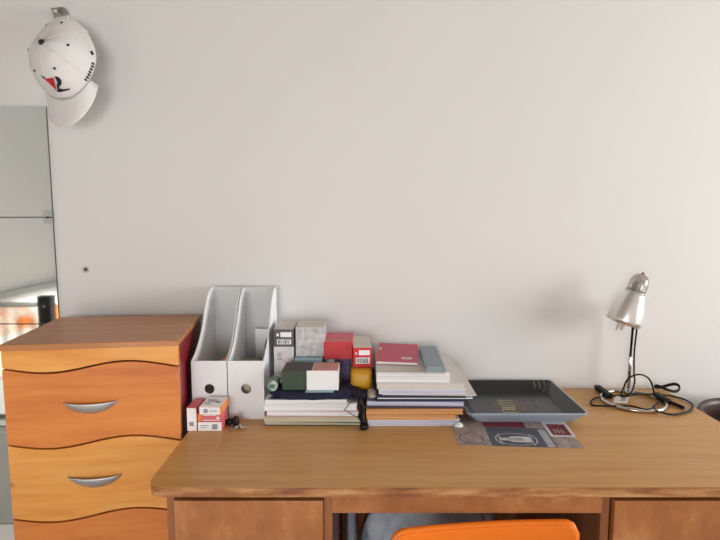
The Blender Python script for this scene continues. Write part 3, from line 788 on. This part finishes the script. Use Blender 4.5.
def bc3(t, M, w_, d_):
    mb = MB(); z0 = .8635
    mb.box(w_ * .30, w_ * .88, -.0014, -.0008, z0 + .029, z0 + .041, 0, M=M)
    mb.box(w_ * .12, w_ * .2, -.0014, -.0008, z0 + .031, z0 + .036, 0, M=M)
    barcode(mb, w_ * .14, w_ * .88, -.0008, z0 + .008, z0 + .023, 0, 1, M)
    part('label', mb, [M_white, M_print], t, label='white barcode label')
carton('carton_box', 'red carton with a pale top and white barcode label, above the yellow packet', -.0165, .0290, 1.268, 1.39, .8625, .9105, M_red, M_red, M_offw, R(3), CG, bc3)
# yellow packet under it
yl = MB(); t_ = bmesh.new()
yl.blob((.0030, 1.288, .8368), .0258, .050, .0256, 9, .05, 2.0, e=.42, nu=36, nv=22, flat=.8113)
for v in yl.bm.verts:
    if v.co.z > .8615: v.co.z = .8615
single('yellow_packet', 'rounded yellow packet beneath the red barcode carton', 'packet', yl, M_yellow)
ts = MB().blob((.0270, 1.206, .8180), .0085, .014, .0100, 21, .45, 3.5, nu=30, nv=20, flat=.8115)
single('crumpled_tissue', 'crumpled beige tissue wedged beside the right paper stack', 'tissue', ts, M_tissue)
# black cord and plug hanging between the stacks
def spline(pts, k=6, cyc=False):
    pts = [Vector(p) for p in pts]; out = []; n = len(pts)
    rng = range(n) if cyc else range(n - 1)
    for i in rng:
        p0 = pts[(i - 1) % n] if (cyc or i > 0) else pts[i]; p1 = pts[i]; p2 = pts[(i + 1) % n]
        p3 = pts[(i + 2) % n] if (cyc or i < n - 2) else p2
        for j in range(k):
            t = j / k
            out.append(.5 * ((2 * p1) + (-p0 + p2) * t + (2 * p0 - 5 * p1 + 4 * p2 - p3) * t * t + (-p0 + 3 * p1 - 3 * p2 + p3) * t ** 3))
    if not cyc: out.append(pts[-1])
    return out
cb = thing('charging_cable', 'black cable with plug hanging down between the two paper stacks', 'cable', (.004, 1.172, DZ))
def front(px, py, y=1.172): return onY(px, py, y)
part('cord', MB().tube([front(356, 397), front(350, 403), front(344.5, 410), front(352, 414.5), front(361, 419)], .0011, n=6)
     .tube(spline([front(358, 394, 1.19), front(360, 400), front(363, 408), front(362, 416), front(364, 422)]), .0042, n=8)
     .tube(spline([front(352, 392, 1.20), front(359, 400), front(361, 408), front(359, 416), front(362, 422)]), .0028, n=8), M_black, cb)
part('plug', MB().blob((front(364, 423).x, 1.166, DZ + .0065), .010, .010, .0065, 3, .12, 3, e=.6, nu=18, nv=10, flat=DZ + .0003), M_black, cb)

# ================================================================== STACK OF BOOKS AND PAPERS (right)
G2 = 'books and folders in the stack beside the tray'
book('folder', 'pale folder at the bottom of the right paper stack', 367.5, 460, DZ, .7640, M_white, M_pgl, R(.3), group=G2, cat='folder')
book('folder', 'lower orange folder near the bottom of the right paper stack', 367, 457, .7642, .7760, M_folder, M_pgo, R(-.6), group=G2, cat='folder')
book('folder', 'upper orange folder of the right paper stack, beneath the plum one', 365.5, 463, .7762, .7900, M_folder, M_pgo, R(.9), group=G2, cat='folder')
book('folder', 'thin dark plum folder above the orange folders', 365.5, 466, .7902, .7965, M_purpbrown, M_purpbrown, R(-.4), group=G2, cat='folder')
book('writing_pad', 'pale lavender pad lower in the right stack, between plum and dark covers', 368, 465, .7967, .8068, M_pgl, M_pgl, R(-1.2), group=G2, cat='writing pad')
book('notebook', 'thin dark navy notebook under a protruding white sheet', 374, 468, .8070, .8125, M_navy, M_navy, R(.5), group=G2, cat='notebook')
single('loose_sheet', 'white sheet poking out to the right of the right paper stack', 'paper', MB().box(.040, .256, 1.188, 1.40, .8127, .8152), M_white, G2)
book('notebook', 'navy notebook in the upper middle of the right paper stack', 377, 466, .8154, .8222, M_navy, M_navy, R(-.3), group=G2, cat='notebook')
# large sheet with slanted corner, lying under the lavender pad
a0 = onZ(476.5, 395, .8245); a1 = onZ(455, 360, .8245)
sh = MB().prism([(.05, 1.186), (a0.x, a0.y), (a1.x + .002, 1.432), (.05, 1.436)], .8224, .8246)
single('large_folder', 'large beige folder sticking out at the right of the right paper stack', 'folder', sh, M_beige, G2)
book('writing_pad', 'lavender-edged thick pad beneath the wide beige book', 378.5, 465, .8248, .8356, M_white, M_pgl, R(.4), group=G2, cat='writing pad', depth=.238)
book('book', 'wide beige book directly under the thick white book', 377, 464.5, .8358, .8497, M_beige, M_beige, R(0), group=G2)
book('book', 'thick white book, the largest at the top of the right paper stack', 376.8, 450.5, .8499, .8750, M_beige, M_pgw, R(-.6), group=G2, depth=.243)
# raspberry notebook and grey-blue box on the white book
def quadbox(pts, z0, z1): return MB().prism(pts, z0, z1, bev=.0006)
pk = [onZ(*p, .8835) for p in ((376, 361), (418, 362.5), (418.3, 344.5), (379.5, 342.8))]
t = thing('notebook', 'raspberry pink notebook lying on top of the right paper stack', 'notebook', ((pk[0].x + pk[2].x) / 2, (pk[0].y + pk[2].y) / 2, .8752))
part('pages', quadbox([(p.x + sx, p.y + sy) for p, sx, sy in zip(pk, (.001, -.001, -.001, .001), (.001, .001, -.001, -.001))], .8761, .8824), M_pgw, t)
part('cover', quadbox([(p.x, p.y) for p in pk], .8752, .8760).prism([(p.x, p.y) for p in pk], .8825, .8835), M_pink, t)
lb = MB()
def inq(q, u, v): return (q[0] * (1 - u) + q[1] * u) * (1 - v) + (q[3] * (1 - u) + q[2] * u) * v
lb.prism([tuple(inq(pk, u, v)[:2]) for u, v in ((.60, .14), (.86, .14), (.86, .24), (.60, .24))], .8835, .8838)
part('label', lb, M_offw, t, label='small white label')
lb = MB()
lb.prism([tuple(inq(pk, u, v)[:2]) for u, v in ((.02, .60), (.09, .60), (.07, .74), (.03, .74))], .8835, .8838)
part('emblem', lb, M_offw, t, label='tiny white emblem')
q = [onZ(*p, .8878) for p in ((425.5, 368.5), (445.5, 369), (436, 346), (419.5, 345.8))]
t = thing('slim_box', 'slim blue-grey box beside the pink notebook on the right paper stack', 'box', ((q[0].x + q[2].x) / 2, (q[0].y + q[2].y) / 2, .8752))
part('tray', quadbox([(p.x, p.y) for p in q], .8752, .8790), M_offw, t)
part('lid', quadbox([(p.x, p.y) for p in q], .8791, .8878), M_bluegrey, t)
part('label', MB().prism([tuple(inq(q, u, v)[:2]) for u, v in ((.15, .02), (.85, .02), (.85, .05), (.15, .05))], .8878, .8881), M_offw, t)
single('plastic_wrap', 'small bunched clear-white plastic at the right foot of the right paper stack', 'plastic wrap', MB().blob((onY(458, 421, 1.18).x, 1.177, DZ + .005), .0085, .006, .0048, 31, .7, 4, nu=22, nv=14, flat=DZ + .0003), M_white)

# ================================================================== TRAY
ty0, ty1, tx0, tx1, tz = 1.184, 1.436, .2445, .522, .779
def ring_pts(x0, x1, y0, y1, r, z, n=7):
    out = []
    for (cx, cy, a0) in ((x0 + r, y0 + r, 180), (x1 - r, y0 + r, 270), (x1 - r, y1 - r, 0), (x0 + r, y1 - r, 90)):
        for i in range(n + 1):
            a = R(a0 + 90 * i / n); out.append((cx + r * math.cos(a), cy + r * math.sin(a), z))
    return out
tray = thing('serving_tray', 'dark grey rectangular serving tray with raised sloping sides on the desk', 'tray', ((tx0 + tx1) / 2, (ty0 + ty1) / 2, DZ))
def rings(lst, mat, capends=True):
    mb = MB(); K = len(lst[0]); vv = [p for rg in lst for p in rg]
    F_ = [(i * K + k, i * K + (k + 1) % K, (i + 1) * K + (k + 1) % K, (i + 1) * K + k) for i in range(len(lst) - 1) for k in range(K)]
    mb._take(vv, F_, mat, None, False)
    return mb, vv, K
O = .028
z0 = DZ + .0036
inner, vv, K = rings([ring_pts(tx0 + .004, tx1 - .004, ty0 + .004, ty1 - .004, .010, tz - .0006), ring_pts(tx0 + O, tx1 - O, ty0 + O - .004, ty1 - O, .012, z0 + .003), ring_pts(tx0 + O + .003, tx1 - O - .003, ty0 + O, ty1 - O - .003, .010, z0)], 0)
inner._take(ring_pts(tx0 + O + .003, tx1 - O - .003, ty0 + O, ty1 - O - .003, .010, z0), [tuple(range(32))])
part('inner_surface', inner, M_tray, tray)
outer, vv, K = rings([ring_pts(tx0 + .004, tx1 - .004, ty0 + .004, ty1 - .004, .010, tz - .0004), ring_pts(tx0 + .003, tx1 - .003, ty0 + .003, ty1 - .003, .011, tz),
                      ring_pts(tx0, tx1, ty0, ty1, .012, tz - .001), ring_pts(tx0 + .001, tx1 - .001, ty0 + .001, ty1 - .001, .012, tz - .004), ring_pts(tx0 + O - .002, tx1 - O + .002, ty0 + O - .006, ty1 - O + .002, .012, DZ + .001)], 0)
outer._take(ring_pts(tx0 + O - .002, tx1 - O + .002, ty0 + O - .006, ty1 - O + .002, .012, DZ + .001), [tuple(range(32))])
part('outer_shell', outer, M_trayout, tray, label='pale blue-grey outside and lip')
pr = MB()
def tr(px, py): p = onZ(px, py, z0); return p
def traybar(x0, y0, x1, y1, wd, mi):
    a, b_ = tr(x0, y0), tr(x1, y1); d = (b_ - a); n_ = Vector((-d.y, d.x, 0)).normalized() * wd / 2
    pr.prism([tuple((a + n_)[:2]), tuple((b_ + n_)[:2]), tuple((b_ - n_)[:2]), tuple((a - n_)[:2])], z0 + .0002, z0 + .0006, mat=mi)
for (yy, xa, xb, wd) in ((400.6, 497, 512, .006), (403.0, 499, 513.5, .006), (405.2, 500, 514, .006), (407.4, 500.5, 515, .010), (409.6, 502, 516, .013), (412.6, 503, 519, .007)):
    traybar(xa, yy, xb, yy, wd, 0)
for (xa, ya, xb, yb) in ((497, 400, 504, 413), (511, 400, 519, 413)): traybar(xa, ya, xb, yb, .003, 0)
for q_ in range(5): traybar(515 + q_ * 3, 401 + q_ * .3, 518 + q_ * 3.6, 411, .0055, 1)
traybar(489, 401, 491, 405, .005, 1)
traybar(534, 405, 537, 408, .006, 1)
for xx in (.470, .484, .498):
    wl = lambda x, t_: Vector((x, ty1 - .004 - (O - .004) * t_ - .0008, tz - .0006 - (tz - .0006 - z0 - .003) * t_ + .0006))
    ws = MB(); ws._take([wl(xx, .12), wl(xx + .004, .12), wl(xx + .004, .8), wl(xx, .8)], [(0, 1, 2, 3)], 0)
    part('pale_stripe', ws, M_traystripe, tray, label='pale stripe on the back wall')  # narrow grey strips laid down the tray's back wall
part('printed_lettering', pr, [M_trayprint, M_trayred], tray, label='faded ochre block lettering')

# ================================================================== PRINTED PLACEMAT under the tray
pa, pb = onZ(457.5, 445), onZ(584.5, 448.5)
pm = MB(); L = (pb - pa).length; ang = math.atan2(pb.y - pa.y, pb.x - pa.x); Hm = .172
Mp = Matrix.Translation((pa.x, pa.y, 0)) @ Matrix.Rotation(ang, 4, 'Z')
Zp = DZ + .0003
def slab(x0, x1, y0, y1, mi, lv, n=None): pm.box(x0, x1, y0, y1, Zp + .00008 * lv, Zp + .00008 * (lv + 1), mi, M=Mp)
pm.box(0, L, 0, Hm, DZ + .00005, Zp, 0, M=Mp)
# 0 taupe, 1 slate, 2 off-white, 3 dark red, 4 dark print
slab(.072, .186, 0, .098, 1, 0); slab(.070, .165, .100, Hm, 3, 0)
slab(.207, .262, .056, Hm, 2, 0); slab(.214, .255, .064, .125, 3, 1)
def flat_arc(cx, cy, rx, ry, a0, a1, wd, mi, lv=2, n=28):
    pts_o = [(cx + (rx + wd) * math.cos(R(a0 + (a1 - a0) * i / n)), cy + (ry + wd) * math.sin(R(a0 + (a1 - a0) * i / n))) for i in range(n + 1)]
    pts_i = [(cx + rx * math.cos(R(a0 + (a1 - a0) * i / n)), cy + ry * math.sin(R(a0 + (a1 - a0) * i / n))) for i in range(n + 1)]
    v = [(p[0], p[1], Zp + .00008 * lv) for p in pts_o + pts_i]
    pm._take(v, [(i, i + 1, n + 2 + i, n + 1 + i) for i in range(n)], mi, Mp)
flat_arc(.034, .036, .024, .027, 0, 360, .0018, 4)
for q_ in range(9): slab(.008 + q_ * .006, .011 + q_ * .006, .004, .007, 4, 1)
# badge with the bottle
flat_arc(.165, .036, .078, .050, 148, 212, .0022, 2); flat_arc(.093, .036, .078, .050, -32, 32, .0022, 2)
flat_arc(.128, -.012, .070, .078, 60, 120, .0014, 2); flat_arc(.128, .086, .070, .078, 240, 300, .0014, 2)
bt_ = [(.128 + (x - .128) * 1.3, .036 + (y - .0355) * 1.5) for x, y in [(.102, .034), (.108, .031), (.116, .030), (.122, .026), (.150, .026), (.152, .029), (.152, .042), (.150, .045), (.122, .045), (.116, .040), (.108, .039), (.102, .037)]]
pm._take([(x, y, Zp + .0003) for x, y in bt_], [tuple(range(len(bt_)))], 2, Mp)
slab(.126, .144, .030, .033, 1, 5); slab(.126, .144, .036, .040, 1, 5)
for q_ in range(4): slab(.1105 + q_ * .0040, .1120 + q_ * .0040, .028, .044, 1, 5)
for q_ in range(5):
    slab(.0925 + (q_ % 2) * .0006, .0975, .022 + q_ * .006, .0255 + q_ * .006, 2, 2)
    slab(.1575, .163 - (q_ % 2) * .0006, .022 + q_ * .006, .0255 + q_ * .006, 2, 2)
for q_ in range(15): slab(.187, .203, .003 + q_ * .006, .0062 + q_ * .006, 2, 1)
slab(.186, .207, .0, .098, 1, 0)
for q_ in range(3): slab(.222 + q_ * .008, .226 + q_ * .008, .074, .098, 0, 2)
slab(.222, .245, .085, .088, 0, 2)
single('printed_placemat', 'printed paper placemat with a white bottle badge, partly under the tray', 'placemat', pm, [M_mattan, M_matgrey, M_matwhite, M_matred, M_print])

# ================================================================== DESK LAMP
bx, by = .699, 1.338; sxp, syp = .7215, 1.408
lamp = thing('desk_lamp', 'small silver desk lamp with a bell shade, at the right of the desk', 'lamp', (bx, by, DZ))
part('base_ring', MB().tube([(bx + .075 * math.cos(R(a)), by + .075 * math.sin(R(a)), DZ + .0048) for a in range(0, 360, 6)], .0045, cyc=True, n=10), M_chrome, lamp)
part('stem_foot', MB().lathe([(0, .014), (.005, .014), (.009, .006), (.010, .0003), (0, .0003)], Matrix.Translation((sxp, syp, DZ)), n=20), M_chrome, lamp)
part('stem', MB().tube([(sxp, syp, DZ + .01), (sxp, syp, .85), (sxp + .0005, syp, .851)], [.0042, .0042, .0036], n=12), M_chrome, lamp)
part('flex_arm', MB().tube([(sxp, syp, .848), (sxp + .003, syp - .001, .96), (sxp + .006, syp - .004, 1.0)], .0030, n=12), M_blackrub, lamp, label='dark flexible upper stem')
A0 = onY(623.5, 322, 1.378); A1 = onY(643, 273.5, 1.366)
ax = (A1 - A0); LL = ax.length; qm = Matrix.Translation(A0) @ ax.to_track_quat('Z', 'Y').to_matrix().to_4x4()
s_ = LL / .137
prof = [(.0435, 0), (.0425, .012), (.0395, .030), (.0350, .048), (.0295, .066), (.0250, .080), (.0240, .084)]
o = part('shade', MB().lathe([(r, z * s_) for r, z in prof], qm, n=48), M_shade, lamp); solid(o, .0012, -1)
part('neck_band', MB().lathe([(.0238, .0835 * s_), (.0246, .0838 * s_), (.0246, .0875 * s_), (.0238, .088 * s_)], qm, n=40), M_alu, lamp)
o = part('top_cap', MB().lathe([(.0236, .087 * s_), (.0234, .106 * s_), (.0215, .119 * s_), (.0165, .129 * s_), (.009, .1345 * s_), (.002, .1365 * s_)], qm, n=40), M_clear, lamp, label='clear smoky plastic cap'); solid(o, .0012, -1)
part('socket', MB().lathe([(0, .06 * s_), (.012, .06 * s_), (.014, .09 * s_), (.014, .108 * s_), (.006, .114 * s_), (0, .114 * s_)], qm, n=24), M_alu, lamp)
part('finial', MB().lathe([(0, .1355 * s_), (.003, .136 * s_), (.003, .1395 * s_), (0, .140 * s_)], qm, n=14), M_black, lamp)
for dx in (-.0055, .0055):
    part('bulb_tube', MB().tube([(qm @ Vector((0, 0, z))) + Vector((dx * 1.15 - .006, -.004, 0)) for z in (.06, .02, -.014, -.020, -.0225)], [.0048, .0048, .0048, .004, .002], n=12), M_bulb, lamp)
part('knob', MB().lathe([(0, 0), (.0045, 0), (.0045, .010), (0, .010)], Matrix.Translation((sxp + .003, syp - .006, .930)) @ Matrix.Rotation(R(90), 4, 'Y'), n=16), M_alu, lamp)
part('bracket', MB().box(sxp - .006, sxp + .007, syp - .026, syp + .004, .975, .987, bev=.002), M_alu, lamp)
# power cord: from the shade down the stem and in loops on the desk
Zc = DZ + .0032
def dk(px, py, up=0): p = onZ(px, py, Zc + up); return p
cord = [Vector((sxp + .008, syp - .006, .985)), Vector((sxp + .009, syp - .008, .93)), Vector((sxp + .006, syp - .008, .87)), onY(634, 372, 1.395), onY(634.5, 383, 1.390), onY(629, 394, 1.37)]
cord += [dk(612, 396, .004), dk(600, 397, .004), dk(592, 400, .001), dk(592, 405), dk(606, 406, .003), dk(630, 406, .004), dk(648, 409.5, .006), dk(657, 404, .006), dk(661, 400, .004)]
part('power_cord', MB().tube(spline(cord, 6), .0023, n=8), M_blackrub, lamp)
loop2 = [dk(655, 396, .004), onY(650, 380, 1.395) + Vector((0, 0, .0)), onY(640, 374.5, 1.395), onY(629, 378, 1.395), onY(623.5, 388, 1.39), dk(622, 396.5, .010), dk(640, 394, .012), dk(655, 394.5, .008), dk(668, 395.5, .003), dk(683, 399), dk(692.5, 405), dk(688, 411.5), dk(672, 414.5), dk(656, 410.5, .004), dk(654, 405, .007)]
part('power_cord', MB().tube(spline(loop2, 6), .0023, n=8), M_blackrub, lamp)
coil = [(dk(665, 390).x + .032 * math.cos(R(a)), min(1.436, 1.415 + .018 * math.sin(R(a))), DZ + .010 + .006 * math.sin(R(a * 2 + 40)) + .002) for a in range(0, 720, 20)]
part('cord_coil', MB().tube([(c[0], c[1], c[2] + .0035 * (i // 18) - .0) for i, c in enumerate(coil)], .0023, n=8), M_blackrub, lamp)
# plug, transformer and rocker switch on the cord
def along(a, b_, wd, hg, bev=.002):
    d = b_ - a; an = math.atan2(d.y, d.x); L_ = math.hypot(d.x, d.y)
    return MB().box(0, L_, -wd / 2, wd / 2, DZ + .0008, DZ + hg, bev=bev, M=Matrix.Translation((a.x, a.y, 0)) @ Matrix.Rotation(an, 4, 'Z'))
part('plug', along(onZ(610, 399), onZ(597, 389.5), .016, .013), M_blackrub, lamp)
part('plug_pin', MB().tube([onZ(597.5, 389.5, DZ + .012), onZ(594.5, 386.5, DZ + .016)], .002, n=8), M_blackrub, lamp)
part('switch', along(onZ(655, 397), onZ(668, 405), .019, .014, .003), M_blackrub, lamp)
part('switch', along(onZ(667, 403), onZ(684, 410), .008, .010, .003), M_blackrub, lamp)
a, b_ = onZ(613, 402.5, DZ + .006), onZ(627, 403.5, DZ + .006)
tg = MB(); d1, d0 = onZ(616, 396, DZ + .012), onZ(630, 396.5, DZ + .012)
tg._take([a, b_, d0, d1], [(0, 1, 2, 3)], 0)
o = part('tag', tg, M_offw, lamp, label='white paper tag on the cord'); solid(o, .0006, 0)
tg = MB(); e = [a.lerp(b_, .45).lerp(d1.lerp(d0, .45), .3), a.lerp(b_, .8).lerp(d1.lerp(d0, .8), .3), a.lerp(b_, .8).lerp(d1.lerp(d0, .8), .75), a.lerp(b_, .45).lerp(d1.lerp(d0, .45), .75)]
tg._take([p + Vector((0, -.0004, .0006)) for p in e], [(0, 1, 2, 3)], 0)
o = part('tag_print', tg, M_greyprint, lamp); solid(o, .0003, 0)
